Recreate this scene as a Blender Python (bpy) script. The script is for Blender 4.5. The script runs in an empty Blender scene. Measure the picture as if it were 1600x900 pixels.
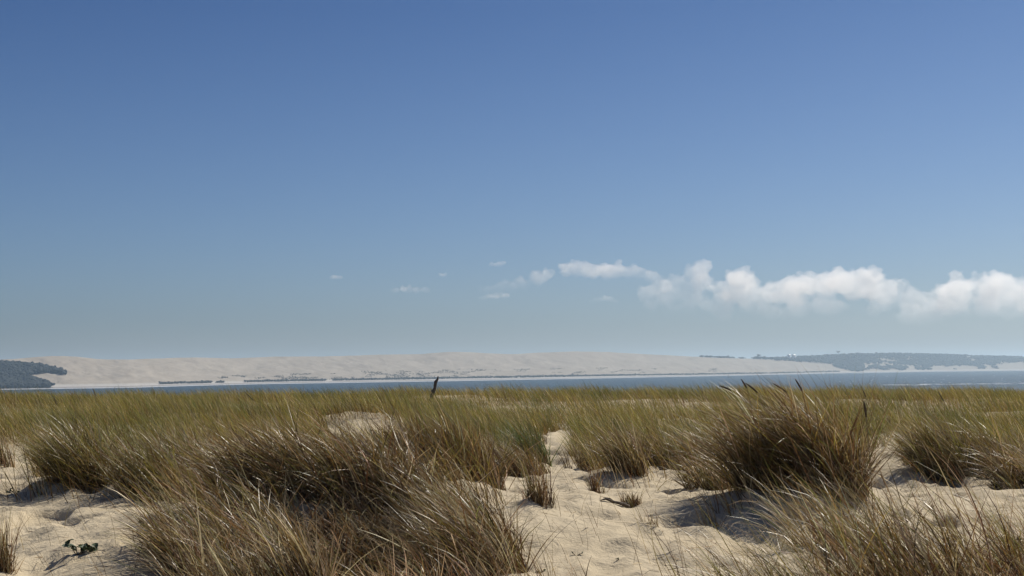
import bpy, bmesh, math, random
import numpy as np
from mathutils import Vector, Matrix

random.seed(7)
rng = np.random.default_rng(11)
S = bpy.context.scene
COL = S.collection

# ------------------------------------------------------------------ camera
EYE = 21.7                       # metres above the sea
FPX = 2200.0                     # focal length in photo pixels (1600 wide)
PITCH = math.atan(128 / FPX)
ROLL = math.radians(0.6)
cp, sp, cr, sr = math.cos(PITCH), math.sin(PITCH), math.cos(ROLL), math.sin(ROLL)
FWD = np.array([0, cp, sp])
R0 = np.array([1.0, 0, 0]); U0 = np.array([0, -sp, cp])
RIGHT = cr * R0 - sr * U0
UP = cr * U0 + sr * R0
cam = bpy.data.cameras.new("camera")
cam.sensor_width = 36.0
cam.lens = FPX / 1600 * 36
cam.clip_start = 0.1
cam.clip_end = 60000
camo = bpy.data.objects.new("camera", cam)
COL.objects.link(camo)
M = Matrix(((RIGHT[0], UP[0], -FWD[0], 0), (RIGHT[1], UP[1], -FWD[1], 0),
            (RIGHT[2], UP[2], -FWD[2], EYE), (0, 0, 0, 1)))
camo.matrix_world = M
S.camera = camo

# ------------------------------------------------------------------ sky, sun, exposure
SUN_AZ = math.radians(40)        # to the right of the viewing direction (+Y)
SUN_EL = math.radians(47)
w = bpy.data.worlds.new("World"); S.world = w; w.use_nodes = True
nt = w.node_tree
sky = nt.nodes.new("ShaderNodeTexSky"); sky.sky_type = 'NISHITA'
sky.sun_disc = False
sky.sun_elevation = SUN_EL
sky.sun_rotation = SUN_AZ
sky.altitude = 20
sky.air_density = 0.9
sky.dust_density = 1.2
sky.ozone_density = 2.5
bg = nt.nodes["Background"]
wb = nt.nodes.new("ShaderNodeMix"); wb.data_type = 'RGBA'; wb.blend_type = 'MULTIPLY'; wb.inputs[0].default_value = 1.0
tcw = nt.nodes.new("ShaderNodeTexCoord"); sxw = nt.nodes.new("ShaderNodeSeparateXYZ"); nt.links.new(tcw.outputs["Generated"], sxw.inputs[0])
rw = nt.nodes.new("ShaderNodeValToRGB"); nt.links.new(sxw.outputs[2], rw.inputs[0])   # thin sea air: paler towards the horizon all round, deep blue above
for p_, c_ in ((0.0, (0.92, 1.09, 1.36, 1)), (0.035, (0.77, 0.95, 1.22, 1)), (0.25, (0.36, 0.57, 0.90, 1))):
    e_ = rw.color_ramp.elements.new(p_) if p_ == 0.035 else rw.color_ramp.elements[0 if p_ == 0 else -1]
    e_.position = p_; e_.color = c_
nt.links.new(rw.outputs[0], wb.inputs[7])
nt.links.new(sky.outputs[0], wb.inputs[6]); nt.links.new(wb.outputs[2], bg.inputs[0])
bg.inputs[1].default_value = 0.06
sun = bpy.data.lights.new("sun", 'SUN')
sun.energy = 5.0
sun.angle = math.radians(0.5)
sun.color = (1.0, 0.92, 0.80)
suno = bpy.data.objects.new("sun", sun); COL.objects.link(suno)
sdir = Vector((math.sin(SUN_AZ) * math.cos(SUN_EL), math.cos(SUN_AZ) * math.cos(SUN_EL), math.sin(SUN_EL)))
suno.rotation_euler = sdir.to_track_quat('Z', 'Y').to_euler()
suno.location = (30, 30, 80)
S.view_settings.view_transform = 'Standard'
S.view_settings.look = 'None'
S.view_settings.exposure = 0.0
S.view_settings.gamma = 1.0
S.render.engine = 'CYCLES'
cy = S.cycles
cy.max_bounces = 12; cy.diffuse_bounces = 3; cy.glossy_bounces = 2
cy.transmission_bounces = 3; cy.transparent_max_bounces = 8; cy.volume_bounces = 10
cy.use_denoising = True; cy.denoiser = 'OPENIMAGEDENOISE'; cy.denoising_input_passes = 'RGB_ALBEDO_NORMAL'; cy.denoising_prefilter = 'ACCURATE'
cy.volume_max_steps = 256
cy.use_adaptive_sampling = True
cy.adaptive_threshold = 0.01

# ------------------------------------------------------------------ helpers
def tag(o, label=None, cat=None, group=None, kind=None):
    if label: o['label'] = label
    if cat: o['category'] = cat
    if group: o['group'] = group
    if kind: o['kind'] = kind
    return o

def empty(name, loc, label=None, cat=None, group=None):
    o = bpy.data.objects.new(name, None); COL.objects.link(o)
    o.empty_display_size = 0.1
    o.location = loc
    return tag(o, label, cat, group)

def mesh_np(name, V, F, mat, parent=None, colors=None, smooth=True):
    """V (n,3); F list of (m,k) int arrays."""
    V = np.asarray(V, dtype=np.float32)
    me = bpy.data.meshes.new(name)
    if not isinstance(F, (list, tuple)): F = [F]
    F = [np.asarray(f, dtype=np.int32) for f in F if len(f)]
    nl = sum(f.size for f in F); npoly = sum(len(f) for f in F)
    me.vertices.add(len(V)); me.vertices.foreach_set("co", V.ravel())
    me.loops.add(nl); me.loops.foreach_set("vertex_index", np.concatenate([f.ravel() for f in F]))
    starts = []; off = 0
    for f in F:
        k = f.shape[1]; starts.append(off + np.arange(len(f)) * k); off += f.size
    me.polygons.add(npoly)
    me.polygons.foreach_set("loop_start", np.concatenate(starts).astype(np.int32))
    if smooth: me.polygons.foreach_set("use_smooth", np.ones(npoly, dtype=bool))
    me.update(calc_edges=True)
    if colors is not None:
        c = np.ones((len(V), 4), dtype=np.float32); c[:, :3] = colors
        at = me.color_attributes.new("tint", 'FLOAT_COLOR', 'POINT')
        at.data.foreach_set("color", c.ravel())
    if mat: me.materials.append(mat)
    o = bpy.data.objects.new(name, me); COL.objects.link(o)
    if parent: o.parent = parent
    return o

def hash2(ix, iy, s):
    h = (ix.astype(np.int64) * 374761393 + iy.astype(np.int64) * 668265263 + s * 974634773) & 0xffffffff
    h = ((h ^ (h >> 13)) * 1274126177) & 0xffffffff
    h = h ^ (h >> 16)
    return (h & 0xffffff) / float(0xffffff)

def vnoise(x, y, s=0):
    x = np.asarray(x, float); y = np.asarray(y, float)
    ix = np.floor(x); iy = np.floor(y); fx = x - ix; fy = y - iy
    fx = fx * fx * fx * (fx * (fx * 6 - 15) + 10); fy = fy * fy * fy * (fy * (fy * 6 - 15) + 10)
    a = hash2(ix, iy, s); b = hash2(ix + 1, iy, s); c = hash2(ix, iy + 1, s); d = hash2(ix + 1, iy + 1, s)
    return (a + (b - a) * fx) * (1 - fy) + (c + (d - c) * fx) * fy - 0.5

def fbm(x, y, s=0, o=4, g=0.5):
    r = 0; a = 1.0
    for i in range(o):
        ang = 0.6 * i
        xx = x * math.cos(ang) - y * math.sin(ang); yy = x * math.sin(ang) + y * math.cos(ang)
        r = r + a * vnoise(xx * 2 ** i, yy * 2 ** i, s + i); a *= g
    return r

def sstep(a, b, x):
    t = np.clip((x - a) / (b - a), 0, 1)
    return t * t * (3 - 2 * t)

def project(P):
    """world points (n,3) -> photo pixels (used only to plan where plants grow)"""
    P = np.atleast_2d(P); D = P - np.array([0, 0, EYE])
    z = D @ FWD
    return 800 + FPX * (D @ RIGHT) / z, 450 - FPX * (D @ UP) / z

def pixel_dir(px, py):
    d = FWD + (px - 800) / FPX * RIGHT + (450 - py) / FPX * UP
    return d / d[1]              # per metre of depth along +Y

def in_poly(x, y, poly):
    x = np.asarray(x); y = np.asarray(y); r = np.zeros(x.shape, bool)
    n = len(poly); j = n - 1
    for i in range(n):
        xi, yi = poly[i]; xj, yj = poly[j]
        c = ((yi > y) != (yj > y)) & (x < (xj - xi) * (y - yi) / (yj - yi + 1e-9) + xi)
        r ^= c; j = i
    return r

# ------------------------------------------------------------------ materials
def new_mat(name):
    m = bpy.data.materials.new(name); m.use_nodes = True
    t = m.node_tree; b = t.nodes["Principled BSDF"]
    return m, t, b
def N(t, typ, **kw):
    n = t.nodes.new(typ)
    for k, v in kw.items(): setattr(n, k, v)
    return n
def noise(t, vec, scale, detail=4, rough=0.55, dist=0.0):
    n = N(t, "ShaderNodeTexNoise"); n.inputs["Scale"].default_value = scale
    n.inputs["Detail"].default_value = detail; n.inputs["Roughness"].default_value = rough
    n.inputs["Distortion"].default_value = dist
    if vec is not None: t.links.new(vec, n.inputs["Vector"])
    return n
def ramp(t, fac, stops):
    r = N(t, "ShaderNodeValToRGB"); e = r.color_ramp.elements
    while len(e) < len(stops): e.new(0.5)
    for i, (p, c) in enumerate(stops):
        e[i].position = p; e[i].color = (*c, 1) if len(c) == 3 else c
    t.links.new(fac, r.inputs[0]); return r
def mixc(t, fac, a, b, mode='MIX'):
    m = N(t, "ShaderNodeMix", data_type='RGBA', blend_type=mode)
    for sock, v in ((m.inputs[0], fac), (m.inputs[6], a), (m.inputs[7], b)):
        if hasattr(v, "is_linked") or hasattr(v, "links"): t.links.new(v, sock)
        else: sock.default_value = v if isinstance(v, (int, float)) else (*v, 1)
    return m.outputs[2]
def mathn(t, op, a, b=0.0):
    m = N(t, "ShaderNodeMath", operation=op)
    for i, v in enumerate((a, b)):
        if isinstance(v, (int, float)): m.inputs[i].default_value = v
        else: t.links.new(v, m.inputs[i])
    return m.outputs[0]
def bump(t, b, h, strength=0.5, dist=0.02, prev=None):
    n = N(t, "ShaderNodeBump"); n.inputs["Strength"].default_value = strength; n.inputs["Distance"].default_value = dist
    t.links.new(h, n.inputs["Height"])
    if prev is not None: t.links.new(prev, n.inputs["Normal"])
    t.links.new(n.outputs[0], b.inputs["Normal"]); return n.outputs[0]

def sand_material():
    m, t, b = new_mat("pale_sand")
    g = N(t, "ShaderNodeNewGeometry").outputs["Position"]
    n1 = noise(t, g, 0.9, 5); n2 = noise(t, g, 9, 4); n3 = noise(t, g, 320, 2, 0.6)
    c = ramp(t, n1.outputs[0], [(0.3, (0.54, 0.46, 0.32)), (0.7, (0.62, 0.54, 0.395))]).outputs[0]
    c2 = mixc(t, mathn(t, 'MULTIPLY', n2.outputs[0], 0.35), c, (0.36, 0.29, 0.19))
    c3 = mixc(t, 0.35, c2, ramp(t, n3.outputs[0], [(0.35, (0.30, 0.24, 0.16)), (0.6, (0.56, 0.48, 0.34))]).outputs[0])
    t.links.new(c3, b.inputs["Base Color"])
    b.inputs["Roughness"].default_value = 0.95; b.inputs["Specular IOR Level"].default_value = 0.15
    p = bump(t, b, noise(t, g, 6, 5, 0.65, 0.5).outputs[0], 0.85, 0.05)
    p = bump(t, b, noise(t, g, 30, 3).outputs[0], 0.7, 0.012, p)
    bump(t, b, n3.outputs[0], 0.35, 0.002, p)
    return m

def grass_material(name, translucent=0.35, rough=0.5, spec=0.3):
    m, t, b = new_mat(name)
    a = N(t, "ShaderNodeAttribute", attribute_name="tint")
    g = N(t, "ShaderNodeNewGeometry").outputs["Position"]
    v = noise(t, g, 60, 2)
    c = mixc(t, 0.3, a.outputs["Color"], mixc(t, 1.0, a.outputs["Color"], ramp(t, v.outputs[0], [(0.3, (0.55, 0.5, 0.45)), (0.7, (1.4, 1.35, 1.3))]).outputs[0], 'MULTIPLY'))
    t.links.new(c, b.inputs["Base Color"])
    b.inputs["Roughness"].default_value = rough
    b.inputs["Specular IOR Level"].default_value = spec
    tr = N(t, "ShaderNodeBsdfTranslucent"); t.links.new(c, tr.inputs[0])
    mx = N(t, "ShaderNodeMixShader"); mx.inputs[0].default_value = translucent
    t.links.new(b.outputs[0], mx.inputs[1]); t.links.new(tr.outputs[0], mx.inputs[2])
    t.links.new(mx.outputs[0], t.nodes["Material Output"].inputs["Surface"])
    return m

def plain(name, col, rough=0.8, scale=4.0, var=0.35, bumpd=0.0, spec=0.3):
    m, t, b = new_mat(name)
    g = N(t, "ShaderNodeNewGeometry").outputs["Position"]
    n = noise(t, g, scale, 4)
    lo = tuple(c * (1 - var) for c in col); hi = tuple(min(1, c * (1 + var)) for c in col)
    t.links.new(ramp(t, n.outputs[0], [(0.3, lo), (0.7, hi)]).outputs[0], b.inputs["Base Color"])
    b.inputs["Roughness"].default_value = rough; b.inputs["Specular IOR Level"].default_value = spec
    if bumpd: bump(t, b, n.outputs[0], 0.8, bumpd)
    return m

MAT_SAND = sand_material()
MAT_GRASS = grass_material("marram_blades", 0.38, 0.36)
MAT_SWARD = grass_material("far_marram_blades", 0.45, 0.5, 0.12)
MAT_DEAD = grass_material("dry_marram_blades", 0.22, 0.6)
MAT_SEED = plain("dark_seed_head", (0.07, 0.048, 0.028), 0.8, 90, 0.5)
MAT_STEM = plain("straw_stem", (0.17, 0.12, 0.055), 0.6, 40, 0.3)
MAT_DRIFT = plain("weathered_wood", (0.075, 0.06, 0.05), 0.9, 14, 0.5, 0.02)
MAT_LEAF = plain("beach_plant_leaf", (0.06, 0.09, 0.045), 0.55, 30, 0.4)
MAT_BARKPLANT = plain("plant_stalk", (0.09, 0.06, 0.04), 0.8, 30, 0.3)
MAT_LITTER = grass_material("dry_litter", 0.05, 0.8)
MAT_PINE = plain("pine_foliage", (0.010, 0.018, 0.020), 0.8, 0.2, 0.5)
MAT_SCRUB = plain("scrub_foliage", (0.06, 0.055, 0.04), 0.9, 0.25, 0.45)
MAT_TRUNK = plain("pine_bark", (0.10, 0.065, 0.045), 0.9, 1.0, 0.3)
MAT_WHITE = plain("white_render", (0.8, 0.8, 0.78), 0.7, 0.5, 0.04)
MAT_ROOF = plain("pale_metal_roof", (0.8, 0.8, 0.79), 0.32, 0.5, 0.05)
MAT_ROOF.node_tree.nodes["Principled BSDF"].inputs["Metallic"].default_value = 0.85
MAT_GLASS = plain("dark_window_glass", (0.03, 0.04, 0.05), 0.15, 1, 0.1, 0, 0.5)
MAT_POLE = plain("marker_paint", (0.12, 0.10, 0.09), 0.6, 1.0, 0.2)
MAT_FOAM = plain("sea_foam", (0.75, 0.77, 0.78), 0.8, 0.3, 0.08)
MAT_HULL = plain("white_hull_paint", (0.8, 0.8, 0.8), 0.4, 1.0, 0.05)

# ------------------------------------------------------------------ near ground
# sand mounds gathered under the marram: X, Y, rx, ry, height
def at(px, Y): return (px - 800) / FPX * Y
MOUNDS = [
    (at(520, 14.5), 14.5, 1.3, 1.0, 0.36), (at(690, 16.3), 16.3, 1.1, 1.3, 0.22), (at(330, 15.2), 15.2, 1.3, 1.1, 0.15),
    (at(190, 20), 20, 2.0, 2.0, 0.34), (at(1250, 16.2), 16.2, 1.15, 1.2, 0.40),
    (at(1420, 10.2), 10.2, 1.6, 1.0, 0.14), (at(1530, 21.5), 21.5, 2.4, 1.5, 0.30),
    (at(1090, 22.5), 22.5, 1.7, 1.4, 0.22), (at(980, 21.5), 21.5, .8, .8, 0.12), (at(800, 24.5), 24.5, 1.2, 1.0, 0.2),
    (at(20, 27), 27, 1.5, 1.6, .25), (at(500, 26), 26, 2.6, 2.0, .22), (at(840, 15.0), 15.0, .5, .45, .1),
    (at(1590, 11.2), 11.2, 0.8, 0.7, 0.12), (at(230, 12.9), 13.3, 1.0, 0.8, 0.12),
    (at(605, 12.7), 12.6, .6, .55, -.40),
    (at(570, 43), 43.5, 2.2, 1.6, .35), (at(1405, 35), 36, 2.2, 1.6, .3),
]
def ground(x, y, fine=True):
    x = np.asarray(x, float); y = np.asarray(y, float)
    z = EYE - 1.72 + .16 * sstep(30, 65, y) - 0.0085 * np.clip(x, -60, 60)
    z = z + 0.34 * fbm(x / 9.0, y / 9.0, 3, 3) + 0.45 * vnoise(x / 26.0 + 3, y / 26.0, 9) * sstep(20, 40, y)
    z = z + 0.13 * vnoise(x / 2.1, y / 1.8, 21)
    for (mx, my, rx, ry, h) in MOUNDS:
        z = z + h * np.exp(-(((x - mx) / rx) ** 2 + ((y - my) / ry) ** 2))
    if fine:
        near = 1 - sstep(40, 60, y)
        n = vnoise(x / 0.42 + 0.5 * vnoise(x, y, 5), y / 0.55, 31); r = 0.5 - np.abs(n) * 1.6
        n2 = vnoise(x / .62 + .6 * vnoise(x / .8, y / .8, 6), y / .8, 39)
        z = z + near * (0.10 * r + 0.085 * vnoise(x / 0.27, y / 0.34, 33) + 0.035 * vnoise(x / 0.12, y / 0.14, 37) + .012 * np.sin((x * .8 + y * .35 + .25 * vnoise(x / .7, y / .7, 8)) * 46) * sstep(-.1, .25, vnoise(x / 2.2, y / 2.2, 12)) - .22 * sstep(.10, .26, n2) * .5)
    # seaward fall of the fore-dune, and ends of the spit
    fall = sstep(78, 150, y) + sstep(-60, -160, -(-y) * -1) * 0
    z = z * (1 - fall) + (-2.0) * fall
    return z

def axis(segs):
    out = [segs[0][0]]
    for a, b, s0, s1 in segs:
        v = a; s = s0
        n = max(2, int((b - a) / ((s0 + s1) / 2)))
        u = np.linspace(0, 1, n + 1)[1:]
        # linear change of spacing
        w_ = (s0 * u + (s1 - s0) * u * u / 2); w_ = w_ / w_[-1]
        out += list(a + (b - a) * w_)
    return np.array(out)
ys = axis([(-400, -40, 30, 8), (-40, 6, 8, .12), (6, 18, .05, .05), (18, 32, .055, .12), (32, 90, .15, 1.0), (90, 170, 1.5, 6)])
xp = axis([(0, 5.5, .05, .05), (5.5, 14, .055, .16), (14, 60, .2, 3.0), (60, 900, 5, 60)])
xs = np.concatenate([-xp[::-1][:-1], xp])
GX, GY = np.meshgrid(xs, ys)
GZ = ground(GX, GY)
nx, ny = len(xs), len(ys)
idx = np.arange(nx * ny).reshape(ny, nx)
quads = np.stack([idx[:-1, :-1], idx[:-1, 1:], idx[1:, 1:], idx[1:, :-1]], -1).reshape(-1, 4)
sand = mesh_np("sand_ground", np.stack([GX, GY, GZ], -1).reshape(-1, 3), quads, MAT_SAND)
tag(sand, kind='structure')

# ------------------------------------------------------------------ sea
def sea_material():
    m, t, b = new_mat("bay_water")
    g = N(t, "ShaderNodeNewGeometry").outputs["Position"]
    mp = N(t, "ShaderNodeMapping"); t.links.new(g, mp.inputs[0]); mp.inputs["Scale"].default_value = (1, 1, 1)
    n0 = noise(t, mp.outputs[0], 0.004, 3)
    c = ramp(t, n0.outputs[0], [(0.35, (0.003, 0.022, 0.040)), (0.65, (0.006, 0.034, 0.052))]).outputs[0]
    t.links.new(c, b.inputs["Base Color"])
    b.inputs["Roughness"].default_value = 0.33; b.inputs["Specular IOR Level"].default_value = 0.11; b.inputs["IOR"].default_value = 1.33
    h1 = noise(t, mp.outputs[0], 0.09, 4, 0.6, 0.3)
    h2 = noise(t, mp.outputs[0], 0.45, 3, 0.6)
    p = bump(t, b, h1.outputs[0], 1.0, 5.0)
    bump(t, b, h2.outputs[0], 1.0, 1.2, p)
    return m
MAT_SEA = sea_material()
sx = np.array([-16000, -4000, -1500, 0, 1500, 4000, 16000.0]); sy = np.array([-2000, 0, 600, 2000, 5000, 16000.0])
AX, AY = np.meshgrid(sx, sy); i2 = np.arange(AX.size).reshape(AX.shape)
sea = mesh_np("sea_water", np.stack([AX, AY, AX * 0], -1).reshape(-1, 3),
              np.stack([i2[:-1, :-1], i2[:-1, 1:], i2[1:, 1:], i2[1:, :-1]], -1).reshape(-1, 4), MAT_SEA)
tag(sea, kind='structure')

# ------------------------------------------------------------------ far shore: great dune and wooded bluffs
SH = np.array([(-900, 640), (-300, 618), (0, 609), (100, 607.5), (200, 606), (300, 603), (400, 600.5), (550, 598), (680, 596), (900, 592), (1100, 588),
               (1300, 583.5), (1450, 581), (1600, 579.3), (1900, 576), (2600, 570)], float)
RG = np.array([(-900, 575), (-300, 566), (-40, 563), (20, 561), (80, 556), (120, 557), (150, 561), (200, 562), (250, 560), (300, 558.5), (360, 560), (430, 557), (500, 557),
               (600, 554), (660, 553), (700, 550), (730, 550), (760, 552), (800, 553.5), (840, 551), (900, 549), (950, 550), (1000, 553), (1090, 557.5), (1160, 560), (1200, 561),
               (1240, 560), (1290, 557), (1340, 555), (1400, 554), (1460, 555), (1500, 556.5), (1560, 558.5), (1610, 559.5), (1900, 561), (2600, 560)], float)
def shore_depth(px):
    py = np.interp(px, SH[:, 0], SH[:, 1])
    D = FWD[:, None] + RIGHT[:, None] * ((px - 800) / FPX) + UP[:, None] * ((450 - py) / FPX)
    return -EYE / (D[2] / D[1])
def ridge(px):
    py = np.interp(px, RG[:, 0], RG[:, 1]) + 0.5 * vnoise(px / 14.0, px * 0, 77)
    d = shore_depth(px) + 430 + 60 * vnoise(px / 90.0, px * 0, 5)
    D = FWD[:, None] + RIGHT[:, None] * ((px - 800) / FPX) + UP[:, None] * ((450 - py) / FPX)
    return d, EYE + d * D[2] / D[1], D[0] / D[1]
def far_point(px, v):
    """px: bearing (as photo column), v: 0 at the waterline .. 1 on the ridge .. beyond: plateau behind."""
    px = np.asarray(px, float); v = np.asarray(v, float)
    d0 = shore_depth(px); d1, z1, tx = ridge(px)
    vv = np.clip(v, 0, 1)
    prof = np.where(vv < 0.12, 0.068 * vv / 0.12, 0.068 + 0.932 * (np.clip((vv - 0.12) / 0.88, 0, 1)) ** 1.15)
    d = d0 + (d1 - d0) * vv
    z = z1 * prof
    fade = sstep(0.1, 0.3, vv) * (1 - sstep(0.92, 1.0, vv))
    z = z + fade * (3.0 * fbm(px / 46.0 + vv * 2.2, vv * 3.2, 41, 4, .55) + 1.4 * vnoise(px / 9.0 + vv * 9, vv * 12, 51))
    back = np.clip(v - 1, 0, None)
    d = d + back * 1500
    z = z - np.clip(back, 0, 1) * 25 * np.clip(back * 3, 0, 1)
    x = tx * d
    return x, d, z
pxs = np.concatenate([np.linspace(-900, -60, 85), np.linspace(-56, 1660, 700), np.linspace(1670, 2600, 90)])
vs = np.concatenate([np.linspace(0, .12, 7), np.linspace(.14, 1, 80), np.array([1.03, 1.1, 1.25, 1.6, 2.5, 4.0, 7.0])])
PX, VV = np.meshgrid(pxs, vs)
fx_, fy_, fz_ = far_point(PX.ravel(), VV.ravel())
fz_ = np.where(VV.ravel() == 0, -0.6, fz_)
i3 = np.arange(PX.size).reshape(PX.shape)
fq = np.stack([i3[:-1, :-1], i3[:-1, 1:], i3[1:, 1:], i3[1:, :-1]], -1).reshape(-1, 4)
def far_sand_material():
    m, t, b = new_mat("far_dune_sand")
    g = N(t, "ShaderNodeNewGeometry").outputs["Position"]
    mp = N(t, "ShaderNodeMapping"); t.links.new(g, mp.inputs[0]); mp.inputs["Scale"].default_value = (1, .6, 2.5); mp.inputs["Rotation"].default_value = (0, 0.25, 0)
    n = noise(t, mp.outputs[0], 0.02, 6, 0.62, .6)
    n2 = noise(t, g, 0.006, 3)
    c = ramp(t, n.outputs[0], [(0.3, (0.33, 0.285, 0.225)), (0.62, (0.44, 0.385, 0.31))]).outputs[0]
    c = mixc(t, mathn(t, 'MULTIPLY', n2.outputs[0], 0.4), c, (0.36, 0.31, 0.24))
    sz = N(t, "ShaderNodeSeparateXYZ"); t.links.new(g, sz.inputs[0])     # pale dry beach, with a darker wet line near the water
    zr = ramp(t, mathn(t, 'ADD', mathn(t, 'MULTIPLY', sz.outputs[2], .1), mathn(t, 'MULTIPLY', n2.outputs[0], .06)),
              [(0.0, (.46, .47, .48)), (.13, (.48, .48, .48)), (.17, (.30, .28, .26)), (.29, (.33, .30, .27)), (.33, (.52, .49, .45)), (.62, (.48, .45, .39)), (.75, (.48, .45, .39, 0))])
    c = mixc(t, zr.outputs["Alpha"], c, zr.outputs[0])
    t.links.new(c, b.inputs["Base Color"])
    b.inputs["Roughness"].default_value = 0.95; b.inputs["Specular IOR Level"].default_value = 0.1
    bump(t, b, n.outputs[0], .8, 7.0)
    return m
MAT_FAR = far_sand_material()
fdune = mesh_np("dune_hill", np.stack([fx_, fy_, fz_], -1), fq, MAT_FAR)
tag(fdune, kind='structure')
# flat land beyond, out to the horizon
lx = np.array([-16000, -5000, 0, 5000, 16000.0]); ly = np.array([5200, 9000, 16000.0])
LX, LY = np.meshgrid(lx, ly); i4 = np.arange(LX.size).reshape(LX.shape)
LZ = 4 + 0 * LX; LZ[0] = -1
land = mesh_np("inland_terrain", np.stack([LX, LY, LZ], -1).reshape(-1, 3), np.stack([i4[:-1, :-1], i4[:-1, 1:], i4[1:, 1:], i4[1:, :-1]], -1).reshape(-1, 4), MAT_SCRUB)
tag(land, kind='structure')

# ---- foliage blobs: base crowns shared by all far woods
def ico(sub):
    bm = bmesh.new(); bmesh.ops.create_icosphere(bm, subdivisions=sub, radius=1)
    V = np.array([v.co[:] for v in bm.verts]); F = np.array([[v.index for v in f.verts] for f in bm.faces]); bm.free()
    return V, F
ICO1, ICO2 = ico(1), ico(2)
def blobs(centres, radii, base, jitter=0.35, flat=0.75):
    V0, F0 = base; n = len(centres); k = len(V0)
    r = 1 + jitter * (rng.random((n, k, 1)) - 0.5) * 2
    a = rng.random(n) * 6.28
    Rz = np.zeros((n, 3, 3)); Rz[:, 0, 0] = np.cos(a); Rz[:, 0, 1] = -np.sin(a); Rz[:, 1, 0] = np.sin(a); Rz[:, 1, 1] = np.cos(a); Rz[:, 2, 2] = 1
    P = np.einsum('nij,kj->nki', Rz, V0) * r * np.asarray(radii)[:, None, None]
    P[:, :, 2] *= flat
    P = P + np.asarray(centres)[:, None, :]
    F = (F0[None] + (np.arange(n) * k)[:, None, None]).reshape(-1, 3)
    return P.reshape(-1, 3), F
def scatter_far(n, u0, u1, v0, v1, test, size):
    """random trees on the far terrain whose foot satisfies test(px,py)"""
    u = rng.uniform(u0, u1, n); v = rng.uniform(v0, v1, n)
    x, y, z = far_point(u, v); P = np.stack([x, y, z], -1)
    qx, qy = project(P)
    k = test(qx, qy, u, v)
    return P[k], size[0] + (size[1] - size[0]) * rng.random(k.sum())
def wood(name, P, h, mat, kind='stuff', per=2, base=ICO1, spread=.45):
    C = []; R = []
    for i in range(per):
        off = rng.normal(0, spread, (len(P), 3)) * h[:, None] * np.array([.5, .5, .22])
        C.append(P + off + np.array([0, 0, 1]) * (h * .55)[:, None]); R.append(h * rng.uniform(.36, .52, len(P)))
    V, F = blobs(np.concatenate(C), np.concatenate(R), base)
    o = mesh_np(name, V, F, mat, smooth=False)
    return tag(o, kind=kind)

left_top = [(-1200, 540), (0, 563), (30, 566), (62, 568), (85, 573), (101, 579), (103, 581), (80, 578), (55, 579), (47, 582), (40, 585.0), (0, 585.2), (-1200, 587)]
left_low = [(-1200, 588), (10, 587.5), (52, 588), (66, 593), (80, 601), (92, 606), (60, 612), (-1200, 660)]
def left_test(qx, qy, u, v):
    k = in_poly(qx, qy - 5, left_top) | in_poly(qx, qy - 4, left_low)
    return k & (v > .05)
P, h = scatter_far(30000, -420, 106, 0.04, 1.06, left_test, (4.5, 8.5))
print("left wood", len(P))
tag(wood("pine_forest", P, h, MAT_PINE), "dark blue green pine forest covering the bluff at the left end of the pale dune", "forest")

cliff = lambda px: np.interp(px, [1080, 1150, 1200, 1240, 1300, 1330, 1400, 1500, 1600, 2600], [557, 559.5, 562, 564, 570, 581, 579, 577, 576, 574])
def right_test(qx, qy, u, v):
    n = fbm(qx / 30.0 + qy / 22, (qy - qx * .2) / 6.0, 91, 5, .65)
    low = sstep(562, 573, qy)
    bare = (n > 0.52 - 0.60 * low) & (qx > 1350)
    edge = qy < cliff(qx) + 3 * vnoise(qx / 12, qy / 3, 17)
    plot = (np.abs(qx - 1237.5) < 8) & (qy < 562)
    return edge & ~bare & ~plot & (qx > 1180) & (v > .13)
P, h = scatter_far(40000, 1180, 2200, 0.12, 1.06, right_test, (4.5, 9))
print("right wood", len(P))
tag(wood("hillside_forest", P, h, MAT_PINE, per=1), "hazy blue grey forest over the bluff to the right of the dune", "forest")

# low shrubs along the foot of the dune, just above the beach
def foot_test(qx, qy, u, v):
    n = vnoise(qx / 26.0, qy * 0, 61) + .5 * vnoise(qx / 7.0, qy * 0, 63)
    dens = np.interp(qx, [280, 420, 700, 1120, 1300, 1330], [.2, .5, .6, .6, .4, -.6])
    return (n + dens > 0) & (qx > 250) & (qx < 1330)
P, h = scatter_far(4200, 250, 1330, .125, .155, foot_test, (1.8, 4.6))
tag(wood("shoreline_shrubbery", P, h, MAT_SCRUB, per=1), "thin dark line of shrubs along the foot of the pale dune above the beach", "shrubs")
def face_test(qx, qy, u, v):
    n = fbm(qx / 20.0 + qy / 9, qy / 3.0, 71, 3)
    return (n > .36 - .2 * np.interp(qx, [300, 400, 480, 620, 800, 1000, 1250], [0, .7, 1, 1, .6, .3, .2])) & (qx > 340) & (qx < 1120)
P, h = scatter_far(14000, 340, 1120, .17, .45, face_test, (.7, 2.0))
tag(wood("dune_scrub", P, h, MAT_SCRUB, per=1), "scattered dark scrub on the lower face of the pale dune", "scrub")
def line_test(qx, qy, u, v):
    return (vnoise(qx / 10.0, qy * 0, 81) > -.22)
P, h = scatter_far(420, 1088, 1250, .985, 1.0, line_test, (3.5, 6.0))
tag(wood("skyline_shrubbery", P, h, MAT_PINE, per=1), "low dark tree line on the skyline where the dune meets the wooded bluff", "trees")

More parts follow.
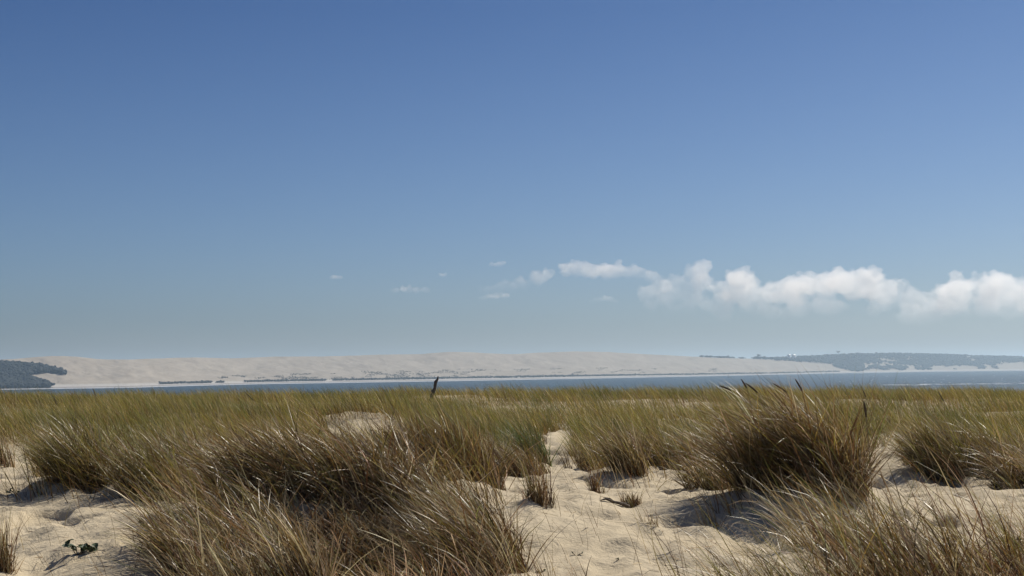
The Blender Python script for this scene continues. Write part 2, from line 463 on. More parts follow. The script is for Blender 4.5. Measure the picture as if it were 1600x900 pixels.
# individual trees on the far shore
def tube(path, radii, n=6, cap=True):
    path = np.asarray(path, float); K = len(path); V = []
    for i in range(K):
        d = path[min(i + 1, K - 1)] - path[max(i - 1, 0)]; d = d / (np.linalg.norm(d) + 1e-9)
        a = np.cross(d, [0.31, 0.87, 0.05] if abs(d[1]) < .9 else [1, 0, 0]); a /= np.linalg.norm(a); b = np.cross(d, a)
        for j in range(n):
            t = 6.28318 * j / n; V.append(path[i] + radii[i] * (a * math.cos(t) + b * math.sin(t)))
    F = [[i * n + j, i * n + (j + 1) % n, (i + 1) * n + (j + 1) % n, (i + 1) * n + j] for i in range(K - 1) for j in range(n)]
    T = []
    if cap:
        V.append(path[-1]); c = len(V) - 1
        T = [[(K - 1) * n + j, (K - 1) * n + (j + 1) % n, c] for j in range(n)]
        V.append(path[0]); c = len(V) - 1
        T += [[(j + 1) % n, j, c] for j in range(n)]
    return np.array(V), [np.array(F)] + ([np.array(T)] if T else [])
def join(parts):
    V = []; Q = []; T = []; off = 0
    for v, fs in parts:
        for f in fs:
            (Q if f.shape[1] == 4 else T).append(f + off)
        V.append(v); off += len(v)
    return np.concatenate(V), [np.concatenate(a) for a in (Q, T) if a]

def far_tree(px, v, h, label, umbrella=False, lean=0.0):
    x, y, z = [float(a[0]) for a in far_point(np.array([float(px)]), np.array([float(v)]))]
    r = empty("pine_tree", (x, y, z - 0.3), label, "tree", "single pines on the far shore")
    V, F = join([tube([(0, 0, 0), (lean * .3, 0, h * .4), (lean, 0, h * .8)], [h * .035, h * .028, h * .015]),
                 tube([(lean * .4, 0, h * .5), (lean + h * .18, .2, h * .75)], [h * .015, h * .008], 5),
                 tube([(lean * .4, 0, h * .55), (lean - h * .18, -.2, h * .78)], [h * .015, h * .008], 5)])
    mesh_np("trunk", V, F, MAT_TRUNK, r)
    n = 16
    c = rng.normal(0, 1, (n, 3)) * np.array([.17, .17, .06 if umbrella else .13]) * h + np.array([lean, 0, h * (.86 if umbrella else .74)])
    V, F = blobs(c, rng.uniform(.09, .17, n) * h, ICO1, .4, .7)
    mesh_np("crown", V, F, MAT_PINE, r, smooth=False)
for a in [(1185, 1.0, 15, "lone round topped tree standing above the skyline tree line", False),
          (1138, .995, 8, "small isolated tree further along the thin skyline tree line", False),
          (1310, 1.0, 17, "spindly tree rising above the wooded bluff near the white houses", True),
          (84, .52, 8.5, "umbrella pine with open trunk at the forest edge, furthest from the bare sand", True),
          (91, .50, 8, "umbrella pine in the middle of the row of three at the forest edge", True),
          (98, .48, 7.5, "umbrella pine at the very tip of the forest beside the bare dune", True)]:
    far_tree(*a)

# two white houses on the skyline of the bluff
def box(c, s):
    c = np.array(c, float); s = np.array(s, float) / 2
    V = np.array([c + s * np.array(k) for k in [(-1, -1, -1), (1, -1, -1), (1, 1, -1), (-1, 1, -1), (-1, -1, 1), (1, -1, 1), (1, 1, 1), (-1, 1, 1)]])
    return V, [np.array([[0, 3, 2, 1], [4, 5, 6, 7], [0, 1, 5, 4], [1, 2, 6, 5], [2, 3, 7, 6], [3, 0, 4, 7]])]
def house(px, wd, label):
    x, y, z = [float(a[0]) for a in far_point(np.array([float(px)]), np.array([.985]))]
    d_ = pixel_dir(px, 557.2); z = EYE + d_[2] * y
    r = empty("white_house", (x, y, z), label, "house")
    r.rotation_euler.z = math.radians(27)
    V, F = join([box((0, 0, -3.2), (wd, 7, 15))]); mesh_np("wall", V, F, MAT_WHITE, r, smooth=False)
    e = wd / 2 + .5; hz = 4.32
    V = np.array([(-e, -4.1, hz), (e, -4.1, hz), (e, 4.1, hz), (-e, 4.1, hz), (-e, 0, hz + 3.0), (e, 0, hz + 3.0)])
    mesh_np("roof", V, [np.array([[0, 1, 5, 4], [2, 3, 4, 5], [3, 2, 1, 0]]), np.array([[3, 0, 4], [1, 2, 5]])], MAT_ROOF, r, smooth=False)
    for i in (-1, 1):
        f = mesh_np("window", *box((i * wd * .27, -3.52, 2.2), (1.5, .1, 1.3)), MAT_GLASS, r, smooth=False)
    mesh_np("door", *box((0, -3.52, 0.6), (1.2, .1, 2.4)), MAT_POLE, r, smooth=False)
house(1233, 9, "smaller of the two white houses on the bluff skyline, beside the dune end")
house(1240.5, 12, "wider of the two white houses on the bluff skyline, beside the forest")

# channel markers in the water off the far beach
def marker(px, d, hgt, label):
    dr = pixel_dir(px, 590)
    r = empty("channel_marker", (dr[0] * d, d, 0), label, "marker post", "channel marker posts off the far beach")
    V, F = tube([(0, 0, -2), (0.05, 0, hgt * .6), (0.1, 0, hgt)], [.34, .3, .26], 8); mesh_np("pole", V, F, MAT_POLE, r)
    V, F = tube([(0.1, 0, hgt - .1), (0.1, 0, hgt + .5), (0.1, 0, hgt + 1.4)], [.7, .65, .05], 8); mesh_np("topmark", V, F, MAT_POLE, r, smooth=False)
marker(1138, 2900, 8, "thin channel marker post in the water left of the seed heads")
marker(1214, 3000, 8, "thin channel marker post in the water between the seed heads")
marker(1291, 3200, 7, "thin channel marker post in the water below the wooded bluff")

# a small white boat under way on the bay
def boat():
    dr = pixel_dir(760, 602.5); d = 1750.0
    r = empty("motor_boat", (dr[0] * d, d, 0), "small white motor boat far out on the bay right of the driftwood stake", "boat")
    st = [(-3.2, .9, .75), (-1, 1.1, .8), (1.2, 1.0, .9), (2.6, .5, 1.05), (3.4, .05, 1.15)]
    V = []
    for x, wd, hh in st: V += [(x, -wd, hh), (x, -wd * .7, -.1), (x, 0, -.3), (x, wd * .7, -.1), (x, wd, hh)]
    F = [[i * 5 + j, i * 5 + j + 1, (i + 1) * 5 + j + 1, (i + 1) * 5 + j] for i in range(4) for j in range(4)] + [[i * 5 + 4, i * 5, (i + 1) * 5, (i + 1) * 5 + 4] for i in range(4)]
    F.append([0, 4, 3, 1])
    mesh_np("hull", np.array(V), [np.array(F)], MAT_HULL, r)
    mesh_np("cabin", *join([box((-.2, 0, 1.25), (2.0, 1.3, 1.0)), box((-.2, 0, 1.82), (2.4, 1.5, .1))]), MAT_HULL, r, smooth=False)
    mesh_np("windscreen", *box((.83, 0, 1.4), (.06, 1.1, .5)), MAT_GLASS, r, smooth=False)
boat()

# whitecaps and a line of broken water over the sandbar on the right
def foam():
    parts = []
    for i in range(150):
        if i < 95: px = rng.uniform(1380, 1660); py = 601.8 - (px - 1400) * .012 + rng.normal(0, .5)
        else: px = rng.uniform(1290, 1660); py = rng.uniform(586, 604)
        dr = pixel_dir(px, py); d = -EYE / dr[2]
        L = rng.uniform(4, 16) if i < 95 else rng.uniform(1.5, 4); c = np.array([dr[0] * d, d, 0.05])
        a = rng.normal(0, .12); t = np.array([math.cos(a), math.sin(a), 0])
        path = [c + t * L * s + np.array([0, .4 * math.sin(s * 7 + i), 0]) for s in (-.5, -.25, 0, .25, .5)]
        rr = rng.uniform(.25, .6)
        parts.append(tube(path, [.05, rr * .8, rr, rr * .7, .05], 6))
    V, F = join(parts)
    return tag(mesh_np("sea_foam", V, F, MAT_FOAM), "broken white wave crests on the water at the right", "foam", kind='stuff')
foam()

# ------------------------------------------------------------------ marram grass
def blade_mesh(base, L, az, th0, th1, width, col0, col1, K=5, bend=1.4, twist=None):
    """ribbons bending from angle th0 (off vertical) at the foot to th1 at the tip, towards azimuth az."""
    n = len(L); s = np.linspace(0, 1, K + 1)
    th = th0[:, None] + (th1 - th0)[:, None] * s[None] ** bend
    kink = (rng.random(n) < .14) * rng.uniform(.5, 1.5, n); ks = rng.uniform(.35, .8, n)
    th = th + kink[:, None] * (s[None] > ks[:, None])        # snapped and bent blades
    ds = (L / K)[:, None]
    hx = np.sin(th) * ds; hz = np.cos(th) * ds
    H = np.concatenate([np.zeros((n, 1)), np.cumsum((hx[:, :-1] + hx[:, 1:]) / 2, 1)], 1)
    Z = np.concatenate([np.zeros((n, 1)), np.cumsum((hz[:, :-1] + hz[:, 1:]) / 2, 1)], 1)
    aw = az[:, None] + (rng.normal(0, .12, n))[:, None] * s[None] * 2
    P = np.stack([base[:, 0:1] + H * np.cos(aw), base[:, 1:2] + H * np.sin(aw), base[:, 2:3] + Z], -1)
    fa = rng.uniform(0, math.pi, n)
    side = np.stack([np.cos(fa), np.sin(fa), 0.25 * rng.normal(0, 1, n)], -1)
    side /= np.linalg.norm(side, axis=1, keepdims=True)
    wd = width[:, None] * np.clip(1.02 - s[None] ** 2.2, 0.06, 1) * 0.5
    A = P + side[:, None, :] * wd[..., None]; B = P - side[:, None, :] * wd[..., None]
    V = np.stack([A, B], 2).reshape(n, (K + 1) * 2, 3)
    k = np.arange(K) * 2
    f = np.stack([k, k + 1, k + 3, k + 2], -1)
    F = (f[None] + (np.arange(n) * (K + 1) * 2)[:, None, None]).reshape(-1, 4)
    ss = np.repeat(s, 2)[None, :, None]
    C = col0[:, None, :] * (1 - ss) + col1[:, None, :] * ss
    return V.reshape(-1, 3), F, C.reshape(-1, 3)

GREEN = np.array([(0.25, 0.235, 0.042), (0.30, 0.265, 0.048), (0.17, 0.185, 0.038), (0.36, 0.31, 0.07), (.20, .22, .06)])
VIVID = np.array([(0.075, 0.115, 0.030), (0.09, 0.13, 0.035), (.12, .15, .045)])
BROWN = np.array([(0.25, 0.155, 0.052), (0.17, 0.098, 0.034), (0.31, 0.21, 0.075), (0.11, 0.058, 0.022), (.28, .185, .05)])
STRAW = np.array([(0.50, 0.40, 0.23), (0.40, 0.31, 0.165), (0.62, 0.52, 0.34), (.31, .235, .13)])
RUSSET = np.array([(0.10, 0.045, 0.022), (0.12, 0.06, 0.025), (.075, .04, .025)])
def pick(pal, n):
    c = pal[rng.integers(0, len(pal), n)] * rng.uniform(.4, 1.45, (n, 1)); return c
def mix_palette(n, mixw):
    """mixw: weights (green, brown, straw, vivid)"""
    w_ = np.array(mixw, float); w_ /= w_.sum()
    t = rng.choice(4, n, p=w_)
    c0 = np.zeros((n, 3)); c1 = np.zeros((n, 3))
    for i, pal in enumerate((GREEN, BROWN, STRAW, VIVID)):
        k = t == i; m = k.sum()
        c1[k] = pick(pal, m)
        c0[k] = pick([BROWN, RUSSET, STRAW, VIVID][i], m)
    return c0, c1
WIND = math.pi                 # blown towards -X
def lean_params(n, lean, spread, stiff=0.0):
    az = WIND + rng.normal(-0.12, spread, n)
    th0 = np.abs(rng.normal(.05 + .45 * lean, .21, n))
    th1 = rng.normal(.30 + lean, .24, n)
    # a few strays lean any way
    th1 = np.maximum(th1, .1 + .38 * lean)
    k = rng.random(n) < .09
    az[k] = rng.uniform(0, 6.28, k.sum()); th1[k] = rng.uniform(.4, 1.5, k.sum())
    return az, th0, th1

def tuft_mesh(name, ox, oy, oz, centres, n, L, lean, mixw, width, parent, mat, spread=.5, K=6, dome=True):
    """centres: list of (dx, dy, radius, weight)"""
    c = np.array(centres, float); wts = c[:, 3] / c[:, 3].sum()
    t = rng.choice(len(c), n, p=wts)
    rad = c[t, 2] * np.sqrt(rng.random(n)) ; a = rng.random(n) * 6.283
    # blades grow in small bunches
    nb = max(6, n // 14); bx = rng.integers(0, nb, n)
    bo_r = np.sqrt(rng.random(nb)); bo_a = rng.random(nb) * 6.283
    rel = np.stack([bo_r[bx] * np.cos(bo_a[bx]), bo_r[bx] * np.sin(bo_a[bx])], -1)
    x = ox + c[t, 0] + c[t, 2] * rel[:, 0] + rng.normal(0, .022, n)
    y = oy + c[t, 1] + c[t, 2] * rel[:, 1] + rng.normal(0, .022, n)
    z = ground(x, y) - .02
    Ls = rng.uniform(L[0], L[1], n) * (1 - .25 * (bo_r[bx] ** 3 if dome else 0))
    az, th0, th1 = lean_params(n, lean, spread)
    baz = rng.normal(0, .34, nb); bth = rng.normal(0, .22, nb)
    az = az + baz[bx]; th1 = th1 + bth[bx]; th0 = th0 + .5 * bth[bx]
    c0, c1 = mix_palette(n, mixw)
    bt = rng.uniform(.6, 1.35, (nb, 1)) * (1 + rng.normal(0, .07, (nb, 3)))
    c0 = c0 * bt[bx]; c1 = c1 * bt[bx]
    wd = rng.uniform(.45, 1.6, n) * width
    V, F, C = blade_mesh(np.stack([x - ox, y - oy, z - oz], -1), Ls, az, th0, th1, wd, c0, c1, K)
    o = mesh_np(name, V, F, mat, parent, C)
    o['kind'] = 'stuff'
    return o

def seed_stalk(parent, px, py, o, Y, head, lean, tilt_y=0, stem_len=.9, width=.011, label=None):
    """a flower stalk whose dark head starts near the given spot, child of a tuft at o"""
    d = pixel_dir(px, py); base_tip = np.array([d[0] * Y, Y, EYE + d[2] * Y]) - np.array(o)
    ln = np.array([-math.sin(lean), tilt_y, math.cos(lean)]); ln /= np.linalg.norm(ln)
    lo = np.array([-math.sin(lean * .45), tilt_y, math.cos(lean * .45)]); lo /= np.linalg.norm(lo)
    foot = base_tip - lo * stem_len
    V, F = tube([foot, foot + (base_tip - foot) * .5 + np.array([.01, 0, 0]), base_tip, base_tip + ln * head * .5], [.0035, .003, .0028, .0015], 5)
    st = mesh_np("flower_stalk", V, F, MAT_STEM, parent)
    if label: st['label'] = label
    pts = []; rad = []
    for i in range(9):
        s = i / 8; pts.append(base_tip + ln * head * s + np.array([-.03 * s * s * math.sin(lean), 0, -.012 * s * s])); rad.append(width * (.35 + .75 * math.sin(math.pi * min(1, .15 + s * .82))) * rng.uniform(.85, 1.15))
    V, F = tube(pts, rad, 7)
    mesh_np("seed_head", V, F, MAT_SEED, st)
    return st

def tuft(px, Y, label, clusters, n, L, lean, live, dead_n, width=.0055, group=None, dead_L=None, spread=.5, dead_at=None):
    x = at(px, Y); z = float(ground(np.array([x]), np.array([Y]))[0])
    r = empty("marram_tuft", (x, Y, z), label, "grass tuft", group or "marram grass tufts on the dune")
    tuft_mesh("blades", x, Y, z, clusters, n, L, lean, live, width, r, MAT_GRASS, spread)
    if dead_n:
        dl = dead_L or (L[0] * .25, L[1] * .55)
        tuft_mesh("dead_blades", x, Y, z, dead_at or clusters, dead_n, dl, lean * .8 + .25, (0, 1.2, 1.0, 0), width * 1.05, r, MAT_DEAD, spread * 2.2, K=4, dome=False)
    return r, (x, Y, z)

G_, B_, S_, V_ = 0, 1, 2, 3
# --- central hummock
tuft(560, 14.2, "broad arching brown tuft with a dark hollow beneath it, the largest tuft", [(0, .1, .5, 1), (-.55, .2, .5, .9), (.5, .2, .4, .9), (-1.0, .3, .45, .7), (.1, .8, .6, .6)], 4000, (.7, 1.18), 1.1, (.6, 2.2, 1.2, 0), 4200, .0105, dead_L=(.15, .5), dead_at=[(0, .1, .5, 1), (-.5, .2, .5, .9), (.45, .2, .4, .8), (.3, -1.3, .5, 2.2), (.05, -.8, .5, 1.4)])  # front dead-blade clusters are added in the hollow to deepen its shade
tuft(330, 12.4, "long trailing tuft spreading over the lower left flank of the largest tuft", [(0, 0, .4, 1), (-.2, .5, .4, .6), (.4, .1, .4, .9), (.2, .9, .5, .9)], 1900, (.65, 1.15), 1.1, (.8, 1.9, 1.3, 0), 600, .010)
tuft(440, 10.0, "pale upright straw tuft at the bottom, left of the dark hollow", [(0, 0, .3, 1), (.22, .1, .14, 1.0), (-.45, .3, .35, .8)], 1150, (.55, 1.0), .65, (.4, 1.8, 2.1, 0), 400, .0095)
tuft(760, 12.6, "loose brown and straw tuft right of the dark hollow beside open sand", [(0, 0, .34, 1), (-.1, .7, .35, .9), (-.35, .15, .22, .7), (-.45, 1.2, .4, .8)], 1750, (.65, 1.2), 1.0, (.8, 2.0, 1.5, 0), 500, .0095)
tuft(640, 10.3, "low tuft of crossing straw blades in front of the dark hollow", [(0, 0, .28, 1), (.3, .1, .3, .9), (-.25, .8, .2, .3)], 290, (.35, .8), .95, (.5, 1.2, 2.0, 0), 120, .0085, spread=1.0)
tuft(715, 17.0, "upright golden brown tuft behind the largest tuft, beside the central sand path", [(0, 0, .4, 1), (-.45, .1, .4, .9), (.25, .4, .3, .6)], 2000, (.8, 1.2), .7, (.9, 2.4, .7, 0), 500, .011)
tuft(440, 17.0, "dense grey brown tuft between the largest tuft and the left green tuft", [(0, 0, .7, 1), (.9, -.2, .6, .9), (-.75, .3, .5, .6), (.4, -1.0, .6, .8)], 3000, (.48, .88), 1.0, (1.2, 1.5, 1.2, 0), 900, .011)
# --- left
tuft(150, 18.6, "green topped tuft with russet stems above a shadowed sand hollow on the left", [(0, 0, .42, 1), (-.35, .4, .4, .8), (-.2, .9, .5, .7)], 1900, (.8, 1.3), .9, (2.6, 1.2, .6, 0), 420, .010)
tuft(245, 17.8, "russet stemmed tuft right of the left green tuft above smooth sand", [(0, 0, .42, 1), (.5, .3, .5, .9), (.2, .9, .6, .8)], 2000, (.75, 1.2), .9, (2.0, 1.6, .7, 0), 420, .010)
tuft(8, 12.6, "small stiff tuft with a dark clumped base at the left edge", [(0, 0, .10, 1)], 130, (.35, .66), .12, (.3, 1.9, .7, 0), 150, .006, dead_L=(.08, .25), spread=1.3)
tuft(5, 25.5, "upright tuft behind a sand patch at the upper left edge", [(0, 0, .4, 1)], 260, (.6, .9), .3, (1, 1.6, .8, 0), 60, .010)
# --- middle
tuft(842, 25.5, "vivid dark green tuft beside the pale sand gap", [(0, 0, .2, 1), (-.2, .1, .2, .8)], 520, (.7, 1.15), .75, (.6, .1, .1, 2.4), 60, .011)
tuft(790, 23.4, "brown tuft just left of the vivid green tuft", [(0, 0, .6, 1), (.4, -.3, .35, .7), (-.4, .3, .4, .6)], 1700, (.6, 1.0), .75, (1.2, 2, .7, 0), 260, .010)
tuft(992, 21.0, "leaning golden tuft alone behind the central sand", [(0, 0, .17, 1), (-.22, .1, .16, .6)], 520, (.7, 1.1), .75, (1.0, 2.2, 1.0, 0), 110, .009)
tuft(930, 17.9, "short sparse brown tuft at the edge of the central sand", [(0, 0, .08, 1)], 70, (.3, .58), .3, (.4, 2, .5, 0), 40, .007, dead_L=(.08, .22), spread=1.1)
tuft(838, 15.0, "dense little tuft with blackened base on open sand", [(0, 0, .15, 1)], 180, (.3, .68), .35, (.3, 2, .9, 0), 170, .007, dead_L=(.06, .2), spread=1.0)
tuft(981, 16.6, "short dark stub of burnt looking stems on the central sand", [(0, 0, .085, 1)], 46, (.15, .36), .15, (.05, 2, .05, 0), 170, .009, dead_L=(.06, .2), spread=1.6)
tuft(1075, 22.2, "wide brown tuft behind the sand, left of the tall right tuft", [(0, 0, .5, 1), (.5, .2, .5, .9), (-.45, .5, .45, .7)], 1700, (.65, 1.1), .95, (1.4, 1.8, .9, 0), 420, .010)
tuft(905, 25.5, "thin brown tuft standing in the pale sand gap", [(0, 0, .3, 1)], 150, (.45, .8), .45, (1, 1.8, .7, 0), 50, .010)
tuft(1165, 18.6, "low brown tuft joining the wide brown tuft to the tallest one", [(0, 0, .35, 1), (-.45, .2, .35, .7)], 900, (.5, .95), .95, (1.2, 2, .9, 0), 260, .010)
tuft(1120, 15.2, "few thin upright blades on sand left of the dark shade", [(0, 0, .22, 1)], 46, (.3, .75), .6, (.6, 2, .8, 0), 16, .006, spread=.6)
tuft(900, 12.3, "thin sprig of three or four blades on the rippled open sand", [(0, 0, .06, 1)], 10, (.2, .45), .4, (.4, 2, .8, 0), 5, .005, spread=.8)
tuft(1010, 14.6, "scant tuft of short pale blades right of the dark stub", [(0, 0, .1, 1)], 26, (.15, .4), .6, (.3, 1.4, 1.6, 0), 24, .006, spread=1.0)
# --- big right tuft
big_r, big_o = tuft(1318, 15.9, "tallest dense brown tuft with dark shaded base and seed heads", [(0, 0, .24, 1), (-.3, .1, .26, .9), (-.6, .2, .24, .6), (.1, .25, .18, .7), (-.95, .3, .22, .45), (-.2, -.25, .3, .3)], 2900, (.95, 1.7), 1.05, (1.1, 2.7, .9, 0), 1800, .0105)
tuft(1345, 13.4, "fringe of pale fallen blades in front of the tallest tuft", [(0, 0, .25, 1), (.3, -.3, .22, .6), (-.35, .2, .3, 1.0)], 480, (.6, 1.2), 1.2, (.8, .8, 2.2, 0), 80, .007)
# --- right
tuft(1500, 20.8, "windswept tuft behind the smooth sand on the right", [(0, 0, .5, 1), (.6, .1, .5, .9), (-.35, .2, .3, .6), (.1, .7, .5, .7)], 2100, (.75, 1.3), 1.0, (2.0, 1.6, .9, 0), 480, .010)
tuft(1600, 19.5, "straw coloured tuft at the right edge behind the sand", [(0, 0, .4, 1)], 700, (.6, 1.1), 1.1, (1.0, 1.6, 1.5, 0), 160, .009)
tuft(1490, 9.6, "open sheaf of long thin blades over bright sand at the bottom right", [(0, 0, .45, 1), (.5, .25, .4, .9), (-.5, -.1, .4, .8), (.1, .8, .5, 1), (-.35, 1.3, .4, .5)], 820, (.75, 1.35), .9, (1.0, 2.0, 1.2, 0), 240, .0078)
tuft(1290, 8.9, "low trailing tuft in the foreground below the tallest tuft", [(0, 0, .4, 1), (-.4, .2, .3, .7), (.2, .5, .35, .8), (-.1, 1.0, .4, .4)], 900, (.65, 1.2), 1.1, (1.4, 1.5, 1.2, 0), 240, .0065)
tuft(1625, 10.4, "green stemmed tuft at the bottom right corner", [(0, 0, .3, 1)], 260, (.6, 1.15), .75, (2.0, 1.4, .7, 0), 80, .0065)
tuft(1545, 11.9, "bushy brown tuft among the long thin blades at the right", [(0, 0, .1, 1)], 100, (.25, .5), .35, (1, 2.0, .4, 0), 120, .007, dead_L=(.1, .25))
tuft(1066, 10.3, "single spray of a few tall thin blades on open sand at the bottom", [(0, 0, .04, 1)], 18, (.7, 1.05), .42, (.5, 2, .6, 0), 0, .005, spread=.35)
tuft(815, 10.5, "thin loose tuft at the bottom edge left of the open sand", [(0, 0, .28, 1)], 150, (.45, .95), .6, (.8, 1.8, 1.2, 0), 50, .006)
tuft(165, 11.0, "few bare stalks on the sand at the bottom left", [(0, 0, .2, 1), (-.15, .5, .15, .7)], 22, (.3, .7), .5, (.3, 2, .7, 0), 8, .0045, spread=.6)

# seed heads of the tallest tuft
for (px, py, Y, hd, ln, lab) in [
    (1142, 610, 15.9, .12, 1.0, "dark seed head leaning low over the left of the tuft"),
    (1167, 607, 16.0, .13, .42, "upright dark seed head, left of a crossing pair"),
    (1184, 614, 15.8, .17, .75, "leaning dark seed head, right of a crossing pair"),
    (1229, 613, 16.0, .17, .85, "long bent dark seed head in the middle"),
    (1253, 611, 16.1, .16, .40, "upright thick dark seed head nearest the right")]:
    seed_stalk(big_r, px, py, big_o, Y, hd, ln, 0, .75, .0095, lab)
def lone_stalk(px, Y, py_top, head, lean, label, slen):
    x = at(px, Y); z = float(ground(np.array([x]), np.array([Y]))[0])
    d = pixel_dir(px, py_top)
    r = empty("flower_stalk", (x, Y, z), label, "flower stalk", "single marram flower stalks")
    tz = EYE + d[2] * Y - z
    ln = np.array([-math.sin(lean), 0, math.cos(lean)])
    tip0 = np.array([d[0] * Y - x, 0, tz]) - ln * head
    V, F = tube([(0.05, 0, -.05), tip0 * .5 + np.array([.03, 0, 0]), tip0, tip0 + ln * head * .5], [.006, .005, .0045, .002], 5)
    mesh_np("stem", V, F, MAT_STEM, r)
    pts = [tip0 + ln * head * s for s in np.linspace(0, 1, 8)]
    V, F = tube(pts, [.012 * (.4 + .7 * math.sin(math.pi * min(1, .15 + s * .8))) * max(1, Y / 45) for s in np.linspace(0, 1, 8)], 7)
    mesh_np("seed_head", V, F, MAT_SEED, r)
lone_stalk(1350, 15.0, 627, .17, .12, "tall upright stalk with dark seed head right of the tallest tuft", .9)
lone_stalk(1466, 34, 612, .3, .5, "leaning dark seed head above the far right grass", .8)
lone_stalk(1347, 30, 607, .2, .4, "short dark seed head just above the grass behind the tallest tuft", .8)
lone_stalk(382, 40, 612, .35, .8, "leaning seed head above the left far grass", .8)
lone_stalk(84, 40, 619, .25, .3, "dark seed head in the grass below the left forest", .8)
lone_stalk(145, 55, 607, .3, .4, "small dark seed head above the grass line at the foot of the dune end", .8)
lone_stalk(632, 27, 660, .25, .35, "dark upright stalk in front of the small sand slope", .8)

# --- mid and far grass: one continuous sward
BARE = [
    [(-80, 705), (40, 702), (62, 722), (58, 772), (-80, 790)],
    [(-80, 785), (60, 785), (130, 800), (250, 790), (290, 805), (235, 850), (215, 960), (-80, 960)],
    [(495, 705), (520, 662), (590, 656), (650, 680), (610, 705)],
    [(735, 765), (780, 726), (850, 722), (858, 678), (900, 672), (892, 722), (960, 758), (1005, 765), (1115, 738), (1135, 760), (1110, 800), (1120, 960), (800, 960), (800, 860), (845, 830), (800, 790)],
    [(1315, 775), (1348, 735), (1362, 702), (1405, 700), (1425, 748), (1500, 752), (1660, 745), (1660, 990), (1100, 990), (1130, 800), (1200, 790)],
    [(240, 700), (430, 700), (425, 732), (245, 728)],
    [(1005, 700), (1060, 690), (1070, 712), (1010, 722)], [(1395, 690), (1450, 668), (1470, 690), (1420, 705)],
]
def sward(n, y0, y1, L, width, K, clump, seed_, dens_p=1.0):
    y = (y0 ** dens_p + (y1 ** dens_p - y0 ** dens_p) * rng.random(n)) ** (1 / dens_p)
    x = rng.uniform(-.44, .44, n) * y + rng.uniform(-2, 2, n)
    # gather into clumps
    q = vnoise(x / clump, y / clump, seed_) + .5 * vnoise(x / (clump * .4), y / (clump * .4), seed_ + 1)
    k = q > np.where(y < 30, rng.uniform(-.5, .22, n), rng.uniform(-.7, .06, n))
    x, y, q = x[k], y[k], q[k]
    z = ground(x, y, False)
    px, py = project(np.stack([x, y, z], -1))
    bare = np.zeros(len(x), bool)
    for p in BARE: bare |= in_poly(px, py, p)
    k = ~bare; x, y, z, q, px, py = x[k], y[k], z[k], q[k], px[k], py[k]
    n = len(x)
    h = .8 + .5 * np.clip(q, -.4, .6) + .35 * vnoise(x / 2.2, y / 3.5, seed_ + 5) + .3 * vnoise(x / .9, y / 1.6, seed_ + 6)
    Ls = rng.uniform(L[0], L[1], n) * h
    az, th0, th1 = lean_params(n, .62, .5)
    th1 += .5 * vnoise(x / 1.2, y / 1.2, seed_ + 7); az += .6 * vnoise(x / 1.7, y / 1.7, seed_ + 8)
    g = sstep(16, 34, y) + .8 * vnoise(x / 2.5, y / 2.5, seed_ + 9)
    k = rng.random(n) < np.clip(.25 + .7 * g, .1, .93)
    a0, a1 = mix_palette(n, (3, .6, .22, .35)); b0, b1 = mix_palette(n, (.5, 2.0, .8, 0))
    c0 = np.where(k[:, None], a0, b0); c1 = np.where(k[:, None], a1, b1)
    dk = vnoise(x / 1.3, y / 2.4, seed_ + 11) + .12 * rng.normal(0, 1, n) > .17      # darker, greener plants among the yellow ones
    c1 = np.where(dk[:, None], c1 * np.array([.5, .66, .6]), c1); c0 = np.where(dk[:, None], c0 * .6, c0)
    wd = width[0] + (width[1] - width[0]) * (y - y0) / (y1 - y0); wd = wd * rng.uniform(.7, 1.3, n)
    return blade_mesh(np.stack([x, y, z - .03], -1), Ls, az, th0, th1, wd, c0, c1, K)
parts = [sward(26000, 14.5, 26, (.6, 1.05), (.008, .011), 5, .9, 201),
         sward(76000, 24, 45, (.65, 1.05), (.0085, .013), 4, 1.3, 221),
         sward(110000, 42, 84, (.65, 1.05), (.011, .018), 3, 1.8, 241, 1.3)]
off = 0; Vs = []; Fs = []; Cs = []
for V, F, C in parts:
    Vs.append(V); Fs.append(F + off); Cs.append(C); off += len(V)
gr = mesh_np("dune_grass", np.concatenate(Vs), np.concatenate(Fs), MAT_SWARD, None, np.concatenate(Cs) * 1.12)
tag(gr, "continuous wind blown marram grass covering the dune top up to the water view", "grass", kind='stuff')

# --- stray blades rooted singly in the bare sand, and dry litter lying on it
def strays():
    n = 760; y = rng.uniform(9.5, 22, n); x = rng.uniform(-.4, .4, n) * y
    az, th0, th1 = lean_params(n, .6, .7); c0, c1 = mix_palette(n, (.6, 2, .8, 0))
    V, F, C = blade_mesh(np.stack([x, y, ground(x, y) - .02], -1), rng.uniform(.15, .7, n), az, th0, th1, rng.uniform(.003, .005, n), c0, c1, 5)
    o = mesh_np("stray_grass", V, F, MAT_GRASS, None, C)
    tag(o, "single grass blades growing out of the bare sand", "grass", kind='stuff')
    n = 5200; y = rng.uniform(9.5, 24, n); x = rng.uniform(-.4, .4, n) * y
    k = vnoise(x / .8, y / .8, 301) + .3 * rng.normal(0, 1, n) > .1; x, y = x[k], y[k]; n = len(x)
    c, c2 = mix_palette(n, (0, 1.8, .8, 0)); c = np.where(rng.random(n)[:, None] < .5, c * .6, c2)
    V, F, C = blade_mesh(np.stack([x, y, ground(x, y) + .006], -1), rng.uniform(.05, .34, n), rng.normal(math.pi, 1.2, n), np.full(n, 1.42) + rng.normal(0, .06, n),
                         np.full(n, 1.6) + rng.normal(0, .1, n), rng.uniform(.005, .012, n), c, c, 3)
    o = mesh_np("dry_litter", V, F, MAT_LITTER, None, C)
    tag(o, "dry broken stems lying on the bare sand", "plant litter", kind='stuff')
strays()

